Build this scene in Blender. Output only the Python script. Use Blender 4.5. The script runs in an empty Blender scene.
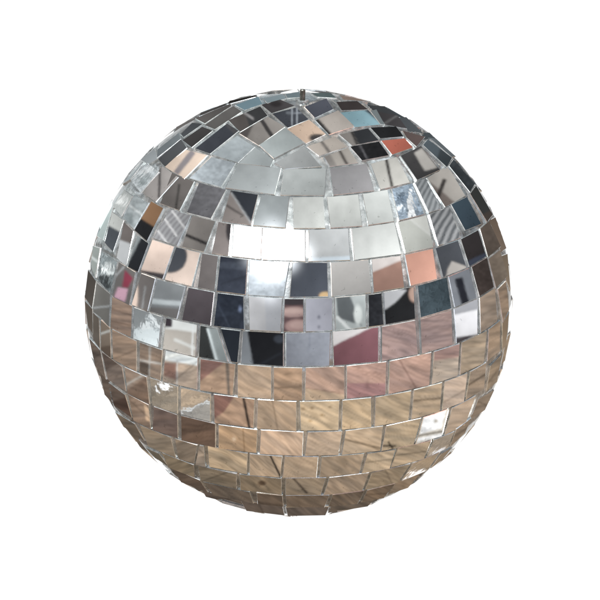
import bpy, math
import numpy as np

# ---------------------------------------------------------------- layout
R = 0.100                 # ball radius (m)
CAM_D = 0.60              # camera distance from the ball centre
ELEV = math.radians(19.5)  # camera looks down on the ball by this angle
ROLL = math.radians(1.0)   # the ball hangs a touch off plumb
CX, CY, F = 298.8, 303.0, 1269.0
M = np.array([[1, 0, 0],
              [0, math.sin(ELEV), -math.cos(ELEV)],
              [0, math.cos(ELEV), math.sin(ELEV)]])      # camera axes -> world
CAM = M @ np.array([0, 0, CAM_D])
AX = M @ np.array([math.sin(ROLL) * math.cos(ELEV), math.cos(ROLL) * math.cos(ELEV), math.sin(ELEV)])
E1 = np.cross(M @ np.array([0, 0, 1.0]), AX); E1 /= np.linalg.norm(E1); E1 = -E1
E2 = np.cross(E1, AX); E2 /= np.linalg.norm(E2)
if E2 @ CAM < 0: E2 = -E2
if E1[0] < 0: E1 = -E1
rng = np.random.RandomState(11)


def unit(v):
    return v / np.linalg.norm(v)


def hit(x, y):
    """direction from the ball centre to the surface point met by this line of sight"""
    d = unit(M @ np.array([(x - CX) / F, -(y - CY) / F, -1.0]))
    b = d @ CAM; q = b * b - (CAM @ CAM - R * R)
    t = -b - math.sqrt(max(q, 0.0))
    return unit(CAM + t * d)


def proj(P):
    v = (P - CAM) @ M
    return CX + F * v[..., 0] / -v[..., 2], CY - F * v[..., 1] / -v[..., 2]


def sph(lat, lon):
    return math.sin(lat) * AX + math.cos(lat) * (math.cos(lon) * E2 + math.sin(lon) * E1)


def latlon(u):
    return math.asin(max(-1, min(1, u @ AX))), math.atan2(u @ E1, u @ E2)


def lin(h):
    c = np.array([int(h[i:i + 2], 16) for i in (0, 2, 4)]) / 255.0
    return np.where(c <= 0.04045, c / 12.92, ((c + 0.055) / 1.055) ** 2.4)

# rings of tiles: latitude of each seam between two rings (points along the seam)
SEAMS = [
    [(181, 139),(184, 149),(207, 155),(237, 163.5),(260, 167),(285, 168.5),(320, 168),(350, 165),(370, 162),(400, 154.5),(421, 146),(428, 139)],
    [(157, 158),(165, 167),(184, 179),(203, 185),(227, 192),(277, 196),(327, 195),(380, 188),(400, 185),(417, 179),(441, 171),(447, 166),(453, 158)],
    [(133, 181),(141, 193),(151, 200.5),(163, 208),(185, 215),(212, 221),(250, 226),(280, 229.5),(302, 230),(330, 228),(365, 224),(397, 220),(427, 214),(442, 206),(463, 198),(468, 195),(476, 184)],
    [(113, 206),(121, 218),(135, 230),(147, 241),(152, 243),(180, 250),(202, 255),(228, 258),(265, 261),(310, 261.5),(352, 259),(380, 256),(405, 252),(433, 246),(457, 237),(480, 228),(488, 221),(493, 215)],
    [(98, 238),(105, 248),(118, 261),(128, 267),(140, 273),(163, 280),(192, 288),(216, 293),(248, 296),(285, 298),(329, 296),(370, 293),(410, 287),(438, 278),(467, 268),(480, 262.5),(488, 257),(502, 247)],
    [(90, 267),(97, 281),(107, 290),(112, 296),(132, 306),(145, 311),(163, 317),(180, 321.5),(200, 325),(213, 327.5),(247, 331),(280, 333),(305, 332.5),(332, 331),(367, 327),(380, 324),(417, 319),(452, 310),(478, 299),(496, 289),(507, 281)],
    [(84, 297),(92, 309),(112, 328),(132, 338),(160, 348),(180, 354),(200, 360),(230, 363.5),(280, 366),(330, 366),(380, 362),(420, 354),(455, 344),(478, 334),(488, 331),(502, 323),(509, 312)],
    [(87, 335),(100, 350),(113, 360),(137, 372),(160, 381),(180, 386.5),(197, 390.5),(237, 397.5),(272, 401),(297, 402),(330, 401),(372, 396),(388, 394),(430, 384.5),(458, 377),(485, 364),(502, 354)],
    [(95, 367),(107, 381),(125, 392),(152, 406),(178, 413),(210, 422),(253, 429),(280, 431.5),(303, 432),(342, 431),(380, 427),(408, 420.5),(437, 412),(462, 403),(482, 392),(497, 385)],
    [(104, 395),(112.5, 407),(132, 419),(152, 428),(173, 436),(182, 438.5),(216, 448),(257, 456),(280, 457),(303, 458),(338, 457),(378, 452),(413, 445),(442, 434),(463, 425),(483, 412)],
    [(122, 425),(145, 445),(152, 448),(178, 458),(207, 466),(230, 472),(248, 475),(280, 478),(310, 478.5),(330, 478),(360, 475),(390, 470),(423, 461),(450, 449),(464, 434)],
    [(155, 459),(168, 467.5),(198, 480),(230, 488.5),(238, 491),(282, 496),(310, 495),(330, 494),(363, 490.5),(398, 483),(430, 470)],
    [(178, 480),(205, 493),(255, 505),(285, 507),(330, 506),(393, 495),(410, 487)],
]
TILES = """
P 184,149 207,155 184,178.5 165,167 | e6d0bc | B 192,153 177,172 6 8f898c
P 181,139 187,148 165,167 157,158 | 4e5154
P 179,133 181,139 157,158 157,150 | 6f777b
R1 211 237 188 221 | a9b3b9 | N 0.3
R1 238 282 225 275 | a9b0b1
R1 283 327 280 325 | adb3b2
R1 329 367 333 375 | 9b9a9c
R1 370 397 380 411 | c9c8c1 | B 385,154 392,186 3 3c3a38
R1 400 421 417 441 | 3c3b3c | Q 414,153 422,148 437.5,167.5 425,171 b3afa9
P 423,145 428,139 452,158 447,167 | 4a555c | H 440,150 436,162 353d42
P 427,134 438,136 457,155 452,155 | 5a6266
P 139,161 154,148 160,160 149,163 | 8f9699
R2 172 195 159 180 | 6b6663 | B 179,186 176,208 2 3a3836
R2 199 227 186 211 | 66666a | N 0.25
R2 230 259 221 251 | 8f8783 | B 226,205 242,215 2 55504e ; H 232,194 251,223 2e333b ; B 232,194 251,223 1.4 b0b5b8
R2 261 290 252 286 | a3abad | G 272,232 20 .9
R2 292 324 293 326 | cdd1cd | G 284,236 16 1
R2 326 359 330 363 | ccd0cc
R2 362 388 368 395 | d3d8d5
R2 391 412 399 425 | 93a5b5 | N 0.9 ; B 410,192 412,218 5 f4f8fa ; E 398,208 5 4 e4eef4 ; E 402,198 5 4 6f8294 ; K
R2 414 426 429 441 | a3a8ab | S 65 5 62686c
R2 427 448 445 467 | 766c66 | H 425,178 452,200 aaa59e ; B 444,181 436,202 4 3a3634
P 449,166 454,159 475,184 470,192 | 2c3236 | N 0.3
P 455,158 460,162 483,190 476,184 | 40474c
P 162,166 178,177 156,202 143,193 | a19c99 | B 160,168 159,196 2 2c2a2c
P 147,163 159,172 141,193 131,180 | b7bfc2 | B 134,176 152,168 2 eef2f2 ; Q 138,178 148,172 146,184 138,188 8c9698 ; N 0.6 ; K
P 133,170 144,162 130,179 123,184 | 9ba5a8 | B 124,176 138,166 2 dfe6e6 ; K
P 151,201 163,208 147,241 134,230 | 8f6b4b | H 155,227.5 141,218.5 1e1f22
R3 170 192 152 177 | a6a8aa | S 50 4.4 87868a ; B 158,231 167,243 1.4 eeeeee ; B 165,219 176,235 1.4 eeeeee ; B 173,212 184,227 1.4 eeeeee
R3 192 216 181 204 | 7d7874 | B 184,234 207,244 3 1f1e20
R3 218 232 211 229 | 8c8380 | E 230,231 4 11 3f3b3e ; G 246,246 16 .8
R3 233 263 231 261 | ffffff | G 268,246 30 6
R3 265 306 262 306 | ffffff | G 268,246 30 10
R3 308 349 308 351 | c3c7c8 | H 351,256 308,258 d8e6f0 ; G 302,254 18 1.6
R3 351 395 354 402 | dfe3e0
R3 397 427 405 434 | bcbfb8 | H 405,215 436,240 c6c8c2 ; B 405,215 436,240 1 d2d4d0
R3 429 450 438 462 | a4a6a8 | S 62 6.5 5d6165
P 452,204 467,197 481,224 466,230 | 31424e
P 469,193 476,185 493,215 487,222 | 2b2d2c | H 494,208 470,222 3c342e
P 477,184 482,186 503,228 494,213 | 6b5d50
P 134,195 149,203 134,229 123,218 | a0a9ab | B 128,204 141,214 1.6 d8dede ; Q 122,214 132,212 134,226 124,222 848e90 ; N 0.4
P 124,190 132,196 121,216 113,206 | b4bab8 | Q 118,196 128,194 124,206 116,204 e0e4e2 ; N 0.3 ; K
R4 152 175 140 163 | e6cfc0 | H 165,274 141,270 4a4548
R4 176 201 164 192 | e5d0c2 | E 170,256 17 17 4a4e56
R4 202 219 197 215 | 76706f
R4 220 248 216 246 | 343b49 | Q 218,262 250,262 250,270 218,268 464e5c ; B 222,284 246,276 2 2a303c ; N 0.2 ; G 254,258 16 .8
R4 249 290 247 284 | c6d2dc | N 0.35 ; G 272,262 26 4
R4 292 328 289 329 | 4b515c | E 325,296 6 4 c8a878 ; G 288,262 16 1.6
R4 330 369 331 372 | b6b4b1
R4 371 401 373 405 | a57f70 | H 371,273 402,260 d8d0cc
R4 404 433 410 438 | dfa48e
R4 435 458 443 467 | 4a4e55 | Q 447,270 452,261 468,267 446,279 c0bab4
R4 460 478 469 487 | 2b2627 | H 487,252 466,262 3a4152
P 480,229 489,221 501,247 488,257 | 544940 | N 0.2
P 490,218 495,215 508,249 503,254 | 6a5a4c
P 137,235 148,243 138,272 128,267 | 22252a | H 129,262 142,236 8a9294
P 124,222 133,231 126,266 116,258 | 6f6865 | H 140,247 112,237 c0c4c6
P 113,208 123,220 113,252 104,243 | 4a5056 | H 106,224 124,234 c4c8c4
P 108,213 113,208 103,240 97,236 | b4c4c2 | K
P 119,262 135,272 129,305 113,297 | 6a6765 | Q 125,270 133,278 128,288 122,287 8a3248 ; Q 118,287 128,289 125,302 114,297 cfa2b6 ; B 112,280 123,268 1.5 a8acae
P 101,250 117,262 111,294 97,280 | 7c8688 | Q 103,264 112,262 114,274 104,278 d4dcdc ; Q 100,278 108,274 110,288 102,288 3c4244 ; N 0.9 ; K
P 93,246 99,248 95,277 90,267 | 9aa39f | B 90,256 98,262 2 d8e0de
R5 141 156 131 148 | 6f6a68 | E 134,295 4 16 e0c8b8 ; B 145,288 142,310 1.2 a0a4a6
R5 157 186 149 177 | 7d8285 | B 150,301 183,304 5 b9c2c6 ; H 182,309 150,307 6d6b6b
R5 188 215 181 211 | 50494e
R5 217 244 213 245 | 272f3d | N 0.3 ; E 240,309 1.4 3 7080a0 ; Q 214,318 247,312 247,334 214,334 222936 ; B 216,300 232,332 1 3c4656
R5 248 283 249 281 | a9acb2 | G 270,292 18 .7 ; H 266,332 265,298 b2b3b6
R5 284 304 283 304 | 5c4548 | H 284,305 305,305 3a3338 ; B 288,296 303,296 1.2 6a6670 ; E 294,312 14 5.2 a68a86 ; E 293,311 10 2.6 bda19a ; E 298,326 13 7 a0827e ; E 299,325 9 4 b89a94
R5 305 333 305 333 | a4a6b2 | E 319,317 1.5 2 6a6c7a ; E 319,327 1.2 1.4 6a6c7a
R5 334 366 335 367 | aeb6b6 | Q 336,296 350,296 362,326 338,318 5c6265 ; B 338,318 352,332 3 dfe4e4 ; E 358,315 4 10 dde4e2
R5 368 382 368 384 | 23252b | N 0.4
R5 383 414 385 416 | 1b1c1f | Q 383,288 407,290 396,302 384,310 c6c8cc ; E 414,294 5 8 b89888
R5 417 447 420 452 | 3b4a52 | N 0.5 ; K
R5 448 469 455 477 | 7d828a | B 459,280 468,312 8 1c1e28
R5 471 487 479 494 | 3a302c | N 0.3
P 489,259 500,250 508,276 497,288 | 6f6255 | N 0.2
P 502,256 507,252 511,290 508,280 | 7a6a58
P 112,297 132,306 131,337 110,328 | 857262 w | B 111,309 132,315 1 54463c ; B 111,321 132,326 1 5c4c40
P 97,283 110,294 109,327 93,312 | 6b6a66 | B 92,308 110,306 1.2 a8aeb0
P 88,270 96,281 92,308 85,297 | 4c4640
R6 134 162 133 159 | 8e9496 | Q 150,312 160,325 159,346 141,328 e4ecee ; Q 132,328 159,330 157,350 132,340 d4dfe2 ; B 148,318 156,330 3 8f989c ; K
R6 166 198 162 196 | b7b1a8 | Q 163,314 200,322 200,333 163,328 e6eae8 ; Q 163,314 172,316 172,327 163,327 3c343c ; B 176,340 194,348 3 d4d6d2 ; B 193,326 192,360 1.5 eef2f2
R6 200 218 198 229 | 2f3232 | Q 208,328 219,328 230,366 218,366 8f9899 ; B 208,330 217,362 2.2 dce8ea ; B 219,330 229,362 1.5 c0cacc
R6 220 241 231 238 | 1d242e
R6 242 284 240 284 | 101218 | H 253,366 247,329 80868c ; E 279,339 5 4 343a44 ; B 258,366 286,350 2 1c2028
R6 285 331 285 330 | 8e939e | B 310,330 309,350 1 7e8492 ; N .1
R6 332 379 333 379 | 80525a | H 333,346 368,329 d8d4d4
R6 381 416 381 419 | a08880 w
R6 420 452 421 453 | 98827a w
R6 454 478 456 478 | f0f0f4 | H 450,316 480,309 a2a4aa ; H 480,334 452,338 4a4448
R6 479 495 480 498 | 8d7d6b w
P 498,289 506,281 509,310 503,322 | 87745f w
P 85,301 91,309 92,334 87,326 | 5a5148
P 93,312 99,318 100,349 93,340 | 5d554c
P 101,320 110,328 111,358 101,350 | 74675a | H 112,345 100,347 5a4c40 ; B 100,334 112,330 1.6 b8bcb8
R7 112 137 113 137 | 8c7864 w
R7 139 163 139 161 | 7c6c5c w | B 139,360 162,364 1.4 b4b4ac ; B 150,343 149,382 1.4 9a9a92 ; Q 140,361 149,364 149,376 139,372 544a40
R7 165 198 162 197 | a3927e w | H 164,360 200,366 d0d6d0 ; Q 164,362 178,364 177,380 164,376 86685a ; B 177,362 177,390 1.2 b8b8b0
R7 200 236 199 233 | a98e74 w | H 199,382 222,364 8c6a5e ; B 227,362 229,398 3 6c6358
R7 237 272 237 272 | b39a7d w
R7 273 303 273 303 | a98c6f w
R7 305 345 304 345 | b4957f w | B 304,388 338,393 1.2 7a6050 ; H 340,394 304,388 bca384
R7 346 387 346 386 | b2907e w | H 388,383 346,383 9b7570
R7 389 432 388 430 | b0907e w | B 400,361 416,388 1.2 7c6054
R7 434 460 432 458 | aa9b88 w | H 432,361 460,357 9c7f74
R7 462 487 460 484 | a8957b w | B 462,374 486,364 1.4 6c5c48
R7 489 501 487 500 | 8f7b64 w
P 503,323 509,312 507,340 503,352 | 85715a
P 89,338 100,351 106,379 95,366 | 5a5046 w
P 102,352 122,367 126,391 108,380 | 554a41 w | H 126,360 102,372 6d6156
R8 124 147 127 150 | 8a7866 w | B 124,386 148,372 1.6 a8a498 ; H 150,374 124,392 74604f
R8 149 178 152 178 | 857b6a w | Q 156,385 163,380 172,387 160,390 f4f8f4 ; N 0.3 ; K
R8 180 211 180 211 | a8957b w | H 212,400 181,412 8a8880 ; B 212,400 181,412 2 dce2de ; K
R8 213 255 214 254 | a0846a w | Q 212,390 236,394 224,412 212,420 7a5a4e ; B 243,396 250,430 2.6 2a2420
R8 257 297 256 297 | b59b7c w
R8 299 340 300 339 | c2aa85 w | E 303,409 2 1 8a7250 ; E 312,408 1.6 1 8a7250 ; E 322,415 1.6 1 94794f ; E 310,421 1.6 1 94794f ; E 330,407 1.6 1 8a7250
R8 342 372 341 372 | b8a07c w
R8 375 412 374 409 | b39d7c w
R8 414 443 411 440 | b09a7c w | B 412,401 443,398 1.6 5a4c3c
R8 445 468 442 464 | c0aa92 w
R8 470 487 466 485 | 9c8870 w | B 467,386 489,372 1.6 5a4c3c
P 489,364 502,355 497,384 487,391 | 8c7a62 w
P 97,371 106,381 111,405 104,395 | 5c5044 w
P 108,383 126,394 131,418 113,407 | 5e5044 w | H 126,397 110,402 4c3c32
R9 127 149 133 151 | 7d6a58 w | Q 144,404 150,410 150,422 146,420 b89c7c
R9 153 178 152 178 | 64544a w
R9 180 216 181 216 | 624e3e w
R9 218 258 218 257 | b0916d w | E 234,439 1.8 1.8 c8b090 ; B 243,430 245,458 1 8c6e4c
R9 260 304 259 303 | c0a384 w
R9 307 343 304 339 | b8a083 w
R9 345 384 341 381 | b29b7c w | B 344,439 382,449 1.6 4c4030
R9 386 422 381 414 | ab9778 w | B 383,446 394,446 1.6 2a241c ; B 389,443 392,448 1.6 2a241c
R9 423 449 415 442 | d8d0c2 | Q 424,416 446,410 441,428 420,434 ffffff ; E 430,426 6 3 ffffff ; B 417,436 444,431 1.6 6c6458 ; B 413,441 442,435 3 ffffff ; E 436,421 2 2 b8b0a4 ; N .35
R9 452 477 444 465 | a8937a w
P 479,398 496,387 486,411 469,424 | 8c7a64 w
P 114,411 136,424 145,443 123,426 | 5e5345 w
R10 139 171 148 176 | 85755f w
R10 174 198 178 194 | 7c6c58 w
R10 199 204 195 206 | 8c7c68 w
R10 206 248 208 247 | ad9675 w
R10 249 283 249 281 | a08a6e w | B 271,457 281,478 2 3c342a
R10 284 319 282 317 | a08a6e w
R10 321 365 319 360 | a28c70 w
R10 367 396 361 390 | b09a7a w
R10 398 432 391 424 | a59072 w
R10 434 455 426 448 | a8977f w | Q 428,462 437,450 448,449 450,458 f8f8f4 ; K
P 457,429 471,418 465,433 450,447 | 8e7b64 w
P 146,448 159,454 168,466 155,458 | 5c5242
R11 161 194 168 195 | 746650 w
R11 197 237 200 237 | 7a6b55 w
R11 239 282 240 282 | 7d6c54 w | E 262,483 4 2.5 4c3c2c
R11 285 327 285 321 | 80705a w | B 293,478 306,492 2 342c24
R11 329 370 323 363 | 907c64 w
R11 372 411 365 398 | 8a785e w
R11 413 440 401 428 | 9a866a w | Q 402,484 412,472 426,470 426,478 f4f4ee ; K
P 442,454 452,448 442,460 431,468 | 8c7860
R12 171 200 181 208 | 584a3c w
R12 203 250 213 254 | 5c5042 w
R12 256 283 257 284 | 5f5040 w
R12 285 330 286 325 | 6a5a48 w
R12 332 365 328 358 | 6a5a48 w
R12 367 396 361 384 | 6a5844 w
R12 399 425 388 408 | 7a6852 w
P 213,154 237,136 254,147 238,162 | a4aeb2 | N 0.15
P 255,148 273,160 270,166 240,163 | a0a8a9
P 260,145 285,129 303,143 274,158 | a5aeae
P 276,163 304,147 320,166 285,168 | a3a7a7
P 240,133 268,117 284,127 259,145 | 8d8883 | H 246,140 254,124 5b5654 ; B 262,121 272,136 4 3c3a3a
P 288,129 309,120 325,134 306,143 | d2b7a0 | E 318,138 9 4 403c3c
P 273,114 296,108 308,119 288,127 | 3f434b | B 292,108 292,124 1 aab2ba ; B 297,108 297,124 1 aab2ba ; B 288,113 300,113 .8 9aa2aa
P 262,105 280,100 294,106 272,113 | 413e40 | E 276,104 6 3 2a2628
P 229,120 260,107 267,115 240,131 | 38393b | H 250,128 244,110 4f4a48 ; B 243,112 252,118 2 9a9898
P 204,124 233,106 241,111 215,129 | 5f5d5b
P 196,148 227,124 238,131 210,153 | 4c4c4f | H 236,136 222,122 3c4048
P 236,105 258,97 262,104 245,110 | 6a8590
P 183,140 202,127 212,131 192,147 | 3e3c3c
P 181,134 192,123 202,124 184,137 | 44484c
P 196,118 230,104 231,106 205,123 | 54514f
P 305,106 326,99 333,108 315,117 | 4b4f5a
P 316,120 338,111 354,126 329,134 | b0a8a0 | B 317,120 331,136 4 2e2c2c
P 341,112 368,110 380,124 355,127 | 7fa5b0 | H 360,106 384,126 3a4044
P 337,101 357,100 368,108 342,110 | 352f2f
P 371,111 376,110 384,124 381,124 | 6c7678
P 377,110 398,115 407,127 385,125 | 3c3a3c | B 384,124 398,115 1.4 6c6c6c
P 340,135 368,129 378,140 352,145 | 8a8580 | H 352,131 360,148 2c2f33 ; B 351,131 358,147 2 1a1a1c
P 371,128 396,127 403,136 380,138 | 17191c
P 308,147 335,137 346,146 319,155 | b5aca2 | B 321,141 330,153 3 6f6a66
P 325,157 348,148 357,162 330,166 | aaa49c | B 339,150 347,164 3 57524e ; H 338,168 330,154 8c8782
P 351,147 379,142 388,155 362,160 | 1a1b1e | B 360,146 368,160 1 6c6c70 ; N 0.3
P 382,141 405,139 412,147 392,154 | b4604c
P 403,131 426,136 416,146 407,138 | 5a4c49
P 398,115 406,117 424,131 410,129 | 4a5054
P 368,102 385,106 400,115 376,109 | 36393c
P 312,93 330,93 336,98 318,97 | 4f5f60
P 426,136 437,137 430,133 424,131 | 40484c
P 408,118 424,126 437,136 427,131 | 3c4448
P 388,107 404,113 412,119 400,115 | 3a4246
P 340,95 356,98 366,101 344,99 | 7a6a60
P 264,98 282,94 286,98 268,103 | 7a8a90
P 286,94 299,92 300,97 288,98 | 6a7a80
R13 196 238 206 244 | 564a3e w
R13 240 283 246 285 | 5c5044 w
R13 285 330 287 326 | 5c5044 w
R13 332 378 328 368 | 5e5244 w
"""


# ---------------------------------------------------------------- read the tile table
def seam_fit(pts):
    xs = np.array([p[0] for p in pts], float)
    la = np.array([latlon(hit(*p))[0] for p in pts])
    keep = (xs > 100) & (xs < 495)
    if keep.sum() < 4: keep = xs > 0
    c = np.polyfit((xs[keep] - 300) / 200, la[keep], 2)
    return c, float(np.median(la))

FITS = [seam_fit(s) for s in SEAMS]
FITS.append((np.array([0, 0, -0.965]), -0.965))


def seam_point(k, x):
    """surface direction on seam k that is seen at horizontal position x"""
    c, _ = FITS[k]
    la = np.polyval(c, (x - 300) / 200)
    lo, hi = -1.45, 1.45
    for _ in range(40):
        mid = (lo + hi) / 2
        if proj(sph(la, mid) * R)[0] < x: lo = mid
        else: hi = mid
    return sph(la, (lo + hi) / 2)


class Tile: pass

tiles = []
for ln in TILES.strip().splitlines():
    f = [a.strip() for a in ln.split('|')]
    g = f[0].split()
    t = Tile(); t.ring = None
    if g[0] == 'P':
        t.dirs = [hit(*map(float, p.split(','))) for p in g[1:5]]
        c = unit(sum(t.dirs))          # no tile is longer than the ones in plain view
        for i, d in enumerate(t.dirs):
            a = math.acos(min(1, d @ c))
            if a > .12: t.dirs[i] = unit(c * math.cos(.12) + unit(d - (d @ c) * c) * math.sin(.12))
    else:
        k = int(g[0][1:]); t.ring = k
        a, b, c, d = map(float, g[1:5])
        t.dirs = [seam_point(k - 1, a), seam_point(k - 1, b), seam_point(k, d), seam_point(k, c)]
    w = f[1].split()
    t.col = w[0]; t.wood = len(w) > 1
    t.ops = [o.split() for o in f[2].split(';')] if len(f) > 2 else []
    t.crinkle = any(o and o[0] == 'K' for o in t.ops)
    t.seen = True
    t.c0 = t.ring is None and latlon(unit(sum(t.dirs)))[0] > .95      # tiles of the cap
    tiles.append(t)

# pull every outline in a little so that a seam of glue shows between neighbours
GAP = 0.00020
def inset(dirs, gap):
    c = unit(sum(dirs)); u = unit(np.cross(c, [0.31, 0.2, 0.9])); v = np.cross(c, u)
    q = [np.array([d @ u, d @ v]) / (d @ c) * R for d in dirs]
    area = sum(q[i][0] * q[(i + 1) % 4][1] - q[(i + 1) % 4][0] * q[i][1] for i in range(4)) / 2
    if area < 0: q = q[::-1]
    n = []; L = []
    for i in range(4):
        e = q[(i + 1) % 4] - q[i]; l = np.hypot(*e) + 1e-9
        nn = np.array([-e[1], e[0]]) / l
        L.append((nn, nn @ q[i] + gap))
    out = []
    for i in range(4):
        (n0, d0), (n1, d1) = L[i - 1], L[i]
        A = np.array([n0, n1])
        if abs(np.linalg.det(A)) < 0.15:
            p = q[i] * 0.9
        else:
            p = np.linalg.solve(A, [d0, d1])
        out.append(p)
    return [unit(c * R + p[0] * u + p[1] * v) for p in out]

for t in tiles:
    t.dirs = inset(t.dirs, GAP if t.ring else (-0.00042 if t.c0 else -0.00015))


def plane_normal(dirs):
    n = unit(np.cross(dirs[2] - dirs[0], dirs[3] - dirs[1]))
    return n if n @ sum(dirs) > 0 else -n

BACK = unit(-CAM)                      # the way the camera looks
CONE = math.radians(30)
def reflect(P, n):
    d = unit(P - CAM); return d - 2 * (d @ n) * n

for t in tiles:
    n = plane_normal(t.dirs)
    n = unit(n + rng.normal(0, 0.010, 3))
    c = unit(sum(t.dirs)); P = c * R * 0.9985
    for _ in range(14):                # tiles near the rim sit a touch proud at their outer edge
        r = reflect(P, n)
        if math.acos(max(-1, min(1, r @ BACK))) > CONE + 0.03: break
        n = unit(n - BACK * 0.010)
    t.n, t.c = n, P

# ---------------------------------------------------------------- the tiles out of sight
def covered(la, lo):
    p = sph(la, lo)
    for t in tiles:
        if t.c @ p < 0.97 * R: continue
        s = [np.dot(np.cross(t.dirs[i], t.dirs[(i + 1) % 4]), p) for i in range(4)]
        if min(s) > -0.004 or max(s) < 0.004: return True
    return False

lats = [1.50, 1.36, 1.22, 1.08] + [m for _, m in FITS]
lats += [lats[-1] - 0.146 * i for i in range(1, 6)]
extra = []
for k in range(len(lats) - 1):
    la0, la1 = lats[k], lats[k + 1]
    mid = (la0 + la1) / 2
    n = max(5, int(round(2 * math.pi * math.cos(mid) / 0.168)))
    off = rng.rand()
    step = 2 * math.pi / n
    fine = 3
    run = []
    state = [any(covered(l, (j + off) * step / fine) for l in (la0 * .8 + la1 * .2, mid, la0 * .2 + la1 * .8)) for j in range(n * fine)]
    j = 0
    if any(state):
        while not state[j]: j += 1
    end = j + n * fine
    while j < end:
        if state[j % (n * fine)]: j += 1; continue
        m = 0
        while m < fine and j + m < end and not state[(j + m) % (n * fine)]: m += 1
        a, b = (j + off - .5) * step / fine, (j + m + off - .5) * step / fine
        j += m
        t = Tile(); t.seen = False; t.crinkle = False
        t.dirs = inset([sph(la0, a), sph(la0, b), sph(la1, b), sph(la1, a)], GAP * 1.3)
        t.n = unit(plane_normal(t.dirs) + rng.normal(0, 0.012, 3)); t.c = unit(sum(t.dirs)) * R * 0.9985
        P = t.c
        if (CAM - P) @ unit(P) > 0:
            for _ in range(14):
                r = reflect(P, t.n)
                if math.acos(max(-1, min(1, r @ BACK))) > CONE + 0.03: break
                t.n = unit(t.n - BACK * 0.010)
        extra.append(t)

# ---------------------------------------------------------------- reflections painted tile by tile into the world light
W, H = 6144, 3072

def vnoise(x, y, seed):
    xi = np.floor(x).astype(np.int64); yi = np.floor(y).astype(np.int64)
    fx = x - xi; fy = y - yi
    fx = fx * fx * (3 - 2 * fx); fy = fy * fy * (3 - 2 * fy)
    def h(a, b):
        v = (a * 374761393 + b * 668265263 + seed * 1442695041) & 0xffffffff
        v = ((v ^ (v >> 13)) * 1274126177) & 0xffffffff
        return ((v ^ (v >> 16)) & 0xffff) / 65535.0
    return (h(xi, yi) * (1 - fx) + h(xi + 1, yi) * fx) * (1 - fy) + (h(xi, yi + 1) * (1 - fx) + h(xi + 1, yi + 1) * fx) * fy


def smooth(a, w=0.7):
    return np.clip(a / w * 0.5 + 0.5, 0, 1)


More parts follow.
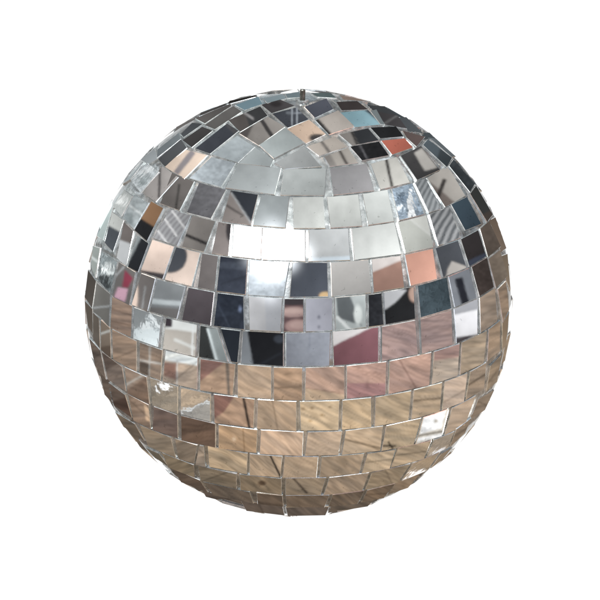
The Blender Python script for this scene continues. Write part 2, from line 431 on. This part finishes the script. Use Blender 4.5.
def paint(t, px, py, idx):
    """what is seen in tile t, with px, py measured across the tile"""
    n = len(px)
    col = np.tile(lin(t.col), (n, 1))
    def over(mask, c):
        nonlocal col
        col = col * (1 - mask[:, None]) + c * mask[:, None]
    gain = np.ones(n)
    bloom = np.zeros(n)
    for o in t.ops:
        k = o[0]
        pt = [tuple(map(float, a.split(','))) for a in o[1:] if ',' in a]
        if k == 'H':
            (x0, y0), (x1, y1) = pt; l = math.hypot(x1 - x0, y1 - y0)
            s = ((x1 - x0) * (py - y0) - (y1 - y0) * (px - x0)) / l      # >0 on the right hand (below)
            over(smooth(-s), lin(o[-1]))
        elif k == 'B':
            (x0, y0), (x1, y1) = pt; l = math.hypot(x1 - x0, y1 - y0)
            s = ((x1 - x0) * (py - y0) - (y1 - y0) * (px - x0)) / l
            a = ((x1 - x0) * (px - x0) + (y1 - y0) * (py - y0)) / l
            over(smooth(float(o[3]) / 2 - abs(s)) * smooth(a + 2) * smooth(l + 2 - a), lin(o[-1]))
        elif k == 'Q':
            m = np.ones(n); mx, my = np.mean(pt, 0)
            for i in range(len(pt)):
                (x0, y0), (x1, y1) = pt[i], pt[(i + 1) % len(pt)]; l = math.hypot(x1 - x0, y1 - y0)
                sg = math.copysign(1, (x1 - x0) * (my - y0) - (y1 - y0) * (mx - x0))
                m = m * smooth(sg * ((x1 - x0) * (py - y0) - (y1 - y0) * (px - x0)) / l)
            over(m, lin(o[-1]))
        elif k == 'E':
            cx, cy = pt[0]; rx, ry = float(o[2]), float(o[3])
            d = np.hypot((px - cx) / rx, (py - cy) / ry)
            over(smooth((1 - d) * min(rx, ry), 0.9), lin(o[-1]))
        elif k == 'S':
            a = math.radians(float(o[1])); per = float(o[2])
            s = px * math.sin(a) + py * math.cos(a) + 0.6 * np.sin(py / 5)
            over(smooth(np.sin(s / per * 2 * math.pi) * per * .22, .8), lin(o[-1]))
        elif k == 'N':
            s = float(o[1])
            v = vnoise(px / 3.1, py / 2.3, idx) * .6 + vnoise(px / 1.3, py / 1.3, idx + 9) * .4
            gain = gain * np.exp((v - .5) * 2.2 * s)
        elif k == 'X':
            gain = gain * float(o[1])
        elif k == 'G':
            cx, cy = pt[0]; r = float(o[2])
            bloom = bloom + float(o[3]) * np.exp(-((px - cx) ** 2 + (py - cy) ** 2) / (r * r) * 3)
    if t.wood:
        col = (col * .88 + col.mean(1, keepdims=True) * .12) * (.93 + .16 * t.j[0]) * np.array([1.07, 1.06, 1.11]) * (1.08 if t.px[0] < 215 else 1)
        q = t.px
        ang = np.interp(q[0], [90, 150, 185, 230, 330, 400, 500], [4, 8, -24, 36, 30, 14, -16])
        a = math.radians(ang + 22 * (t.j[1] - .5))
        s = -px * math.sin(a) + py * math.cos(a); l = px * math.cos(a) + py * math.sin(a)
        wob = vnoise(l / 22, s / 16, 5) * 5
        g1 = vnoise(l / 26, (s + wob) / 3.4, 17); g2 = vnoise(l / 9, (s + wob) / 1.1, 23); g3 = vnoise(px / 9, py / 9, 31)
        g4 = vnoise(l / 40, (s + wob) / 4.2, 61); vein = np.clip(1 - abs(g4 - .5) * 14, 0, 1) * np.clip(vnoise(l / 12, s / 5, 77) * 2 - .7, 0, 1)
        if t.j[2] < .34:               # a joint between boards
            a2 = a + (.75 if t.j[2] < .17 else -.5); off = (t.j[2] * 40) % 9 - 4
            s2 = -(px - q[0]) * math.sin(a2) + (py - q[1]) * math.cos(a2) - off
            gain = gain * (1 - .5 * smooth(.55 - abs(s2))) * (1 + .10 * np.sign(s2) * (t.j[0] - .5))
        gain = gain * np.exp((g1 - .5) * .50 + (np.abs(g2 - .5) ** .7 * np.sign(g2 - .5)) * .37 + (g3 - .5) * .20) * (1 - .34 * vein)
        warm = 1 + (g1 - .5)[:, None] * np.array([0.06, 0, -0.08])
        col = col * warm
    else:
        gain = gain * np.exp((vnoise(px / 8, py / 8, idx + 3) - .5) * .16 + (vnoise(px / 1.6, py / 1.6, idx + 5) - .5) * .05)
    if not t.wood:
        w = t.j[1] * 6.283
        gain = gain * np.exp(.011 * ((px - t.px[0]) * math.cos(w) + (py - t.px[1]) * math.sin(w)))
        col = col * .86 + col.mean(1, keepdims=True) * .12 + .011
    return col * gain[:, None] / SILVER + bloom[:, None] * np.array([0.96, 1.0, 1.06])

SILVER = np.array([0.86, 0.87, 0.865])


def directions(w, h):
    lon = math.pi - (np.arange(w) + .5) / w * 2 * math.pi      # Blender unrolls a panorama this way
    lat = (np.arange(h) + .5) / h * math.pi - math.pi / 2
    lo, la = np.meshgrid(lon, lat)
    return np.stack([np.cos(lo) * np.cos(la), np.sin(lo) * np.cos(la), np.sin(la)], -1).astype(np.float32)

seeds = []
for t in tiles:
    t.px = proj(t.c); t.j = rng.rand(3)
    seeds.append(reflect(t.c, t.n))
seeds = np.array(seeds, np.float32)
small = directions(W // 4, H // 4).reshape(-1, 3)
near = np.empty(len(small), np.int16)
for i in range(0, len(small), 65536):
    near[i:i + 65536] = np.argmax(small[i:i + 65536] @ seeds.T, 1)
near = near.reshape(H // 4, W // 4).repeat(4, 0).repeat(4, 1).ravel()
full = directions(W, H).reshape(-1, 3)
order = np.argsort(near, kind='stable'); cuts = np.searchsorted(near[order], np.arange(len(tiles) + 1))
pano = np.ones((W * H, 4), np.float32)
for i, t in enumerate(tiles):
    ids = order[cuts[i]:cuts[i + 1]]
    if not len(ids): continue
    d = full[ids].astype(np.float64)
    C2 = CAM - 2 * ((CAM - t.c) @ t.n) * t.n           # the eye as mirrored by this tile
    dn = np.maximum(d @ t.n, 0.05)
    Pt = C2 + d * (((t.c - C2) @ t.n) / dn)[:, None]
    v = (Pt - CAM) @ M
    z = np.maximum(-v[:, 2], 0.05)
    px = np.clip(CX + F * v[:, 0] / z, t.px[0] - 120, t.px[0] + 120)
    py = np.clip(CY - F * v[:, 1] / z, t.px[1] - 120, t.px[1] + 120)
    pano[ids, :3] = paint(t, px, py, i)
# white background cone painted into the panorama behind the ball
white = full @ BACK.astype(np.float32)
k = np.clip((white - math.cos(CONE + .012)) / (math.cos(CONE) - math.cos(CONE + .012)), 0, 1)[:, None]
pano[:, :3] = pano[:, :3] * (1 - k) + 1.12 * k
img = bpy.data.images.new('painted_reflections', W, H, float_buffer=True, alpha=False)  # mosaic of painted reflections and lamp glow, one patch per tile
img.colorspace_settings.name = 'Linear Rec.709'
img.pixels.foreach_set(pano.ravel()); img.update(); img.pack()

sc = bpy.context.scene
world = bpy.data.worlds.new('World'); sc.world = world; world.use_nodes = True
nt = world.node_tree
bg = nt.nodes['Background']
env = nt.nodes.new('ShaderNodeTexEnvironment'); env.image = img; env.interpolation = 'Cubic'
tc = nt.nodes.new('ShaderNodeTexCoord')
nt.links.new(tc.outputs['Generated'], env.inputs[0])
nt.links.new(env.outputs[0], bg.inputs[0]); bg.inputs[1].default_value = 1.0

# ---------------------------------------------------------------- materials
def mat(name):
    m = bpy.data.materials.new(name); m.use_nodes = True
    return m, m.node_tree.nodes, m.node_tree.links, m.node_tree.nodes['Principled BSDF']


def mirror(name, wave, rough, fine):
    m, N, L, p = mat(name)
    p.inputs['Base Color'].default_value = (*SILVER, 1); p.inputs['Metallic'].default_value = 1
    tc = N.new('ShaderNodeTexCoord')
    n1 = N.new('ShaderNodeTexNoise'); n1.inputs['Scale'].default_value = fine; n1.inputs['Detail'].default_value = 2
    L.new(tc.outputs['Object'], n1.inputs['Vector'])
    b = N.new('ShaderNodeBump'); b.inputs['Distance'].default_value = wave; b.inputs['Strength'].default_value = 1
    L.new(n1.outputs[0], b.inputs['Height']); L.new(b.outputs[0], p.inputs['Normal'])
    n3 = N.new('ShaderNodeTexNoise'); n3.inputs['Scale'].default_value = 620; n3.inputs['Detail'].default_value = 3
    n4 = N.new('ShaderNodeTexNoise'); n4.inputs['Scale'].default_value = 45
    L.new(tc.outputs['Object'], n3.inputs['Vector']); L.new(tc.outputs['Object'], n4.inputs['Vector'])
    ad = N.new('ShaderNodeMath'); ad.operation = 'MULTIPLY_ADD'; ad.inputs[1].default_value = .35
    L.new(n4.outputs[0], ad.inputs[0]); L.new(n3.outputs[0], ad.inputs[2])
    sp = N.new('ShaderNodeMapRange'); sp.inputs[1].default_value = .86; sp.inputs[2].default_value = .92; sp.inputs[4].default_value = .55
    L.new(ad.outputs[0], sp.inputs[0])
    mx = N.new('ShaderNodeMix'); mx.data_type = 'RGBA'
    mx.inputs[6].default_value = (*SILVER, 1); mx.inputs[7].default_value = (.42, .43, .42, 1)
    L.new(sp.outputs[0], mx.inputs[0]); L.new(mx.outputs[2], p.inputs['Base Color'])
    # fingerprints and dust dull the glass here and there
    n2 = N.new('ShaderNodeTexNoise'); n2.inputs['Scale'].default_value = 90; n2.inputs['Detail'].default_value = 6
    L.new(tc.outputs['Object'], n2.inputs['Vector'])
    r = N.new('ShaderNodeMapRange'); r.inputs[1].default_value = .35; r.inputs[2].default_value = .75
    r.inputs[3].default_value = rough; r.inputs[4].default_value = rough + .010
    L.new(n2.outputs[0], r.inputs[0]); L.new(r.outputs[0], p.inputs['Roughness'])
    return m

MIRROR = mirror('mirror_glass', 1.0e-6, 0.004, 140)
CRINKLE = mirror('crazed_mirror_glass', 0.9e-5, 0.01, 200)

def rough_metal(name, c0, c1, metallic, ro, bump, scale):
    m, N, L, p = mat(name)
    tc = N.new('ShaderNodeTexCoord'); n = N.new('ShaderNodeTexNoise'); n.inputs['Scale'].default_value = scale
    n.inputs['Detail'].default_value = 5; L.new(tc.outputs['Object'], n.inputs['Vector'])
    cr = N.new('ShaderNodeValToRGB'); cr.color_ramp.elements[0].position = .35; cr.color_ramp.elements[1].position = .65
    cr.color_ramp.elements[0].color = (*c0, 1); cr.color_ramp.elements[1].color = (*c1, 1)
    L.new(n.outputs[0], cr.inputs[0]); L.new(cr.outputs[0], p.inputs['Base Color'])
    p.inputs['Metallic'].default_value = metallic; p.inputs['Roughness'].default_value = ro
    b = N.new('ShaderNodeBump'); b.inputs['Distance'].default_value = bump; L.new(n.outputs[0], b.inputs['Height'])
    L.new(b.outputs[0], p.inputs['Normal'])
    return m

GLUE = rough_metal('silver_backing', (.33, .355, .36), (.64, .67, .68), .8, .27, 1.6e-4, 260)
EDGE = rough_metal('cut_glass_edge', (.55, .59, .59), (.95, .97, .97), .8, .17, 5e-5, 330)
STEEL = rough_metal('dull_steel', (.13, .13, .115), (.28, .28, .255), 1, .35, 5e-5, 600)

# ---------------------------------------------------------------- the ball
root = bpy.data.objects.new('mirror_ball', None)
root.empty_display_size = .02
root['label'] = 'round mirror ball covered in rings of small square silver glass tiles'
root['category'] = 'disco ball'
root.location = (0, 0, -R)
sc.collection.objects.link(root)
BASE = np.array([0, 0, -R])


def link(name, verts, faces, mats, mids=None, parent=root, smooth_=False):
    me = bpy.data.meshes.new(name)
    o0 = np.mean(verts, 0)
    me.from_pydata([tuple(np.array(v) - o0) for v in verts], [], faces)
    for m in mats: me.materials.append(m)
    if mids is not None: me.polygons.foreach_set('material_index', mids)
    if smooth_: me.polygons.foreach_set('use_smooth', [True] * len(me.polygons))
    me.update()
    ob = bpy.data.objects.new(name, me); sc.collection.objects.link(ob)
    ob.parent = parent
    ob.location = o0 - BASE if parent is root else o0
    return ob

TH, CH = 0.0019, 0.00022
def tile_mesh(t):
    pts = []
    for d in t.dirs:                                   # corners slide along the radius onto the tile's plane
        s = (t.c @ t.n) / (d @ t.n)
        s = min(max(s, R * 0.992), R * 1.006)
        pts.append(d * s)
    s = 0.0
    c = sum(pts) / 4
    # keep it exactly flat
    pts = [p - ((p - t.c) @ t.n) * t.n for p in pts]
    n = t.n
    # the glue lets no corner stand out beyond the ball
    top = max(np.linalg.norm(p) for p in pts)
    lim = R * (1.0015 if t.seen else 1.0)
    if top > lim:
        pts = [p - n * min(top - lim, .0026) for p in pts]
    c = sum(pts) / 4; t.plane = c @ n
    inner = []
    for p in pts:
        v = c - p; l = np.linalg.norm(v)
        inner.append(p + v / l * min(CH * 1.4, l * .3))
    v = inner + [p - n * CH for p in pts] + [p - n * TH for p in pts]
    # winding
    if np.cross(pts[1] - pts[0], pts[2] - pts[0]) @ n < 0:
        v = inner[::-1] + [p - n * CH for p in pts[::-1]] + [p - n * TH for p in pts[::-1]]
    f = [(0, 1, 2, 3)]; mi = [0]
    for a, b in ((0, 4), (4, 8)):
        for i in range(4):
            j = (i + 1) % 4
            f.append((a + j, a + i, b + i, b + j)); mi.append(1)
    f.append((11, 10, 9, 8)); mi.append(1)
    return v, f, mi


def size(t):
    xs, ys = zip(*[proj(d * R) for d in t.dirs])
    return abs(sum(xs[i] * ys[(i + 1) % 4] - xs[(i + 1) % 4] * ys[i] for i in range(4))) / 2

big = sorted([t for t in tiles if t.seen], key=lambda t: -size(t))[:100]
for t in big:
    v, f, mi = tile_mesh(t)
    link('mirror_tile', v, f, [CRINKLE if t.crinkle else MIRROR, EDGE], mi)
V, Fc, MI = [], [], []
for t in tiles + extra:
    if t in big: continue
    v, f, mi = tile_mesh(t)
    o = len(V); V += v; Fc += [tuple(a + o for a in q) for q in f]
    MI += [2 if (m == 0 and t.crinkle) else m for m in mi]
rest = link('mirror_tile', V, Fc, [MIRROR, EDGE, CRINKLE], MI)
rest['kind'] = 'stuff'
rest['label'] = 'the many smaller mirror tiles round the rim and the far side'

# core: a glued sphere under the tiles
def sphere(r, nu, nv):
    v = [(0, 0, r)]
    for i in range(1, nv):
        a = math.pi * i / nv
        for j in range(nu):
            b = 2 * math.pi * j / nu
            v.append((r * math.sin(a) * math.cos(b), r * math.sin(a) * math.sin(b), r * math.cos(a)))
    v.append((0, 0, -r))
    f = [(0, 1 + j, 1 + (j + 1) % nu) for j in range(nu)]
    for i in range(nv - 2):
        for j in range(nu):
            a = 1 + i * nu; f.append((a + j, a + nu + j, a + nu + (j + 1) % nu, a + (j + 1) % nu))
    a = 1 + (nv - 2) * nu; l = len(v) - 1
    f += [(l, a + (j + 1) % nu, a + j) for j in range(nu)]
    return v, f
v, f = sphere(1.0, 480, 270)
U = np.array(v); rad = np.full(len(U), R - 0.0006)
for t in tiles + extra:                # the glue lies just under the glass wherever a tile is bedded in
    idx = np.nonzero(U @ unit(t.c) > math.cos(.17))[0]
    u = U[idx]; s_ = []
    for i in range(4):
        m = np.cross(t.dirs[i], t.dirs[(i + 1) % 4]); s_.append(u @ (m / np.linalg.norm(m)))
    s_ = np.array(s_)
    on = (s_.min(0) > -.012) | (s_.max(0) < .012)
    h = t.plane / np.maximum(u @ t.n, .5) - 0.0007
    rad[idx[on]] = np.minimum(rad[idx[on]], np.maximum(h[on], R - .0052))
v = [tuple(a) for a in U * rad[:, None]]
link('core', v, f, [GLUE], smooth_=True)

# the short steel pin at the top
def lathe(prof, axis, base, n=28):
    u = unit(np.cross(axis, [1, .1, 0])); w = np.cross(axis, u); V = []; Fs = []
    for r, h in prof:
        for j in range(n):
            a = 2 * math.pi * j / n
            V.append(base + axis * h + (u * math.cos(a) + w * math.sin(a)) * r)
    for i in range(len(prof) - 1):
        for j in range(n):
            k = (j + 1) % n; Fs.append((i * n + j, i * n + k, (i + 1) * n + k, (i + 1) * n + j))
    Fs.append(tuple(range(n))[::-1]); Fs.append(tuple(range((len(prof) - 1) * n, len(prof) * n)))
    return V, Fs
pd = hit(302.5, 100.5)
r = .0012
V, Fs = lathe([(r, -.004), (r, .0044), (r * .8, .0049)], AX, pd * R)
pin = link('hanging_pin', V, Fs, [STEEL])
V, Fs = lathe([(.0030, -.0010), (.0030, .0000), (.0026, .0003), (.0012, .0003)], AX, pd * R)
link('washer', V, Fs, [GLUE], parent=pin)
bpy.data.objects['washer'].location = np.mean(V, 0) - np.array(pin.location) - BASE

# ---------------------------------------------------------------- lamp
def area(name, pos, size_, power, col):
    l = bpy.data.lights.new(name, 'AREA'); l.size = size_; l.energy = power; l.color = col; l.shape = 'DISK'
    o = bpy.data.objects.new(name, l); sc.collection.objects.link(o); o.location = pos
    from mathutils import Vector
    o.rotation_euler = Vector(-np.array(pos)).to_track_quat('-Z', 'Y').to_euler()
    return o
lampdir = reflect(hit(270, 246) * R, hit(270, 246))
area('ceiling_lamp', tuple(lampdir * 1.8), .22, 22, (1, .98, .95))
lowdir = reflect(hit(434, 431) * R, hit(434, 431))
area('added_low_lamp', tuple(lowdir * 1.8), .05, 7, (1, .99, .96))  # unseen disc lamp added to brighten lower tile edges and one glint

# ---------------------------------------------------------------- camera
cam = bpy.data.cameras.new('camera'); co = bpy.data.objects.new('camera', cam); sc.collection.objects.link(co)
from mathutils import Matrix
m4 = Matrix([list(M[i]) + [CAM[i]] for i in range(3)] + [[0, 0, 0, 1]])
co.matrix_world = m4
cam.sensor_width = 36; cam.lens = 36 * F / 600
cam.shift_x = (300 - CX) / 600; cam.shift_y = (CY - 300) / 600
cam.clip_start = .01; cam.clip_end = 100
sc.camera = co
sc.view_settings.view_transform = 'Standard'; sc.view_settings.look = 'None'
sc.view_settings.exposure = 0; sc.view_settings.gamma = 1
sc.render.film_transparent = False
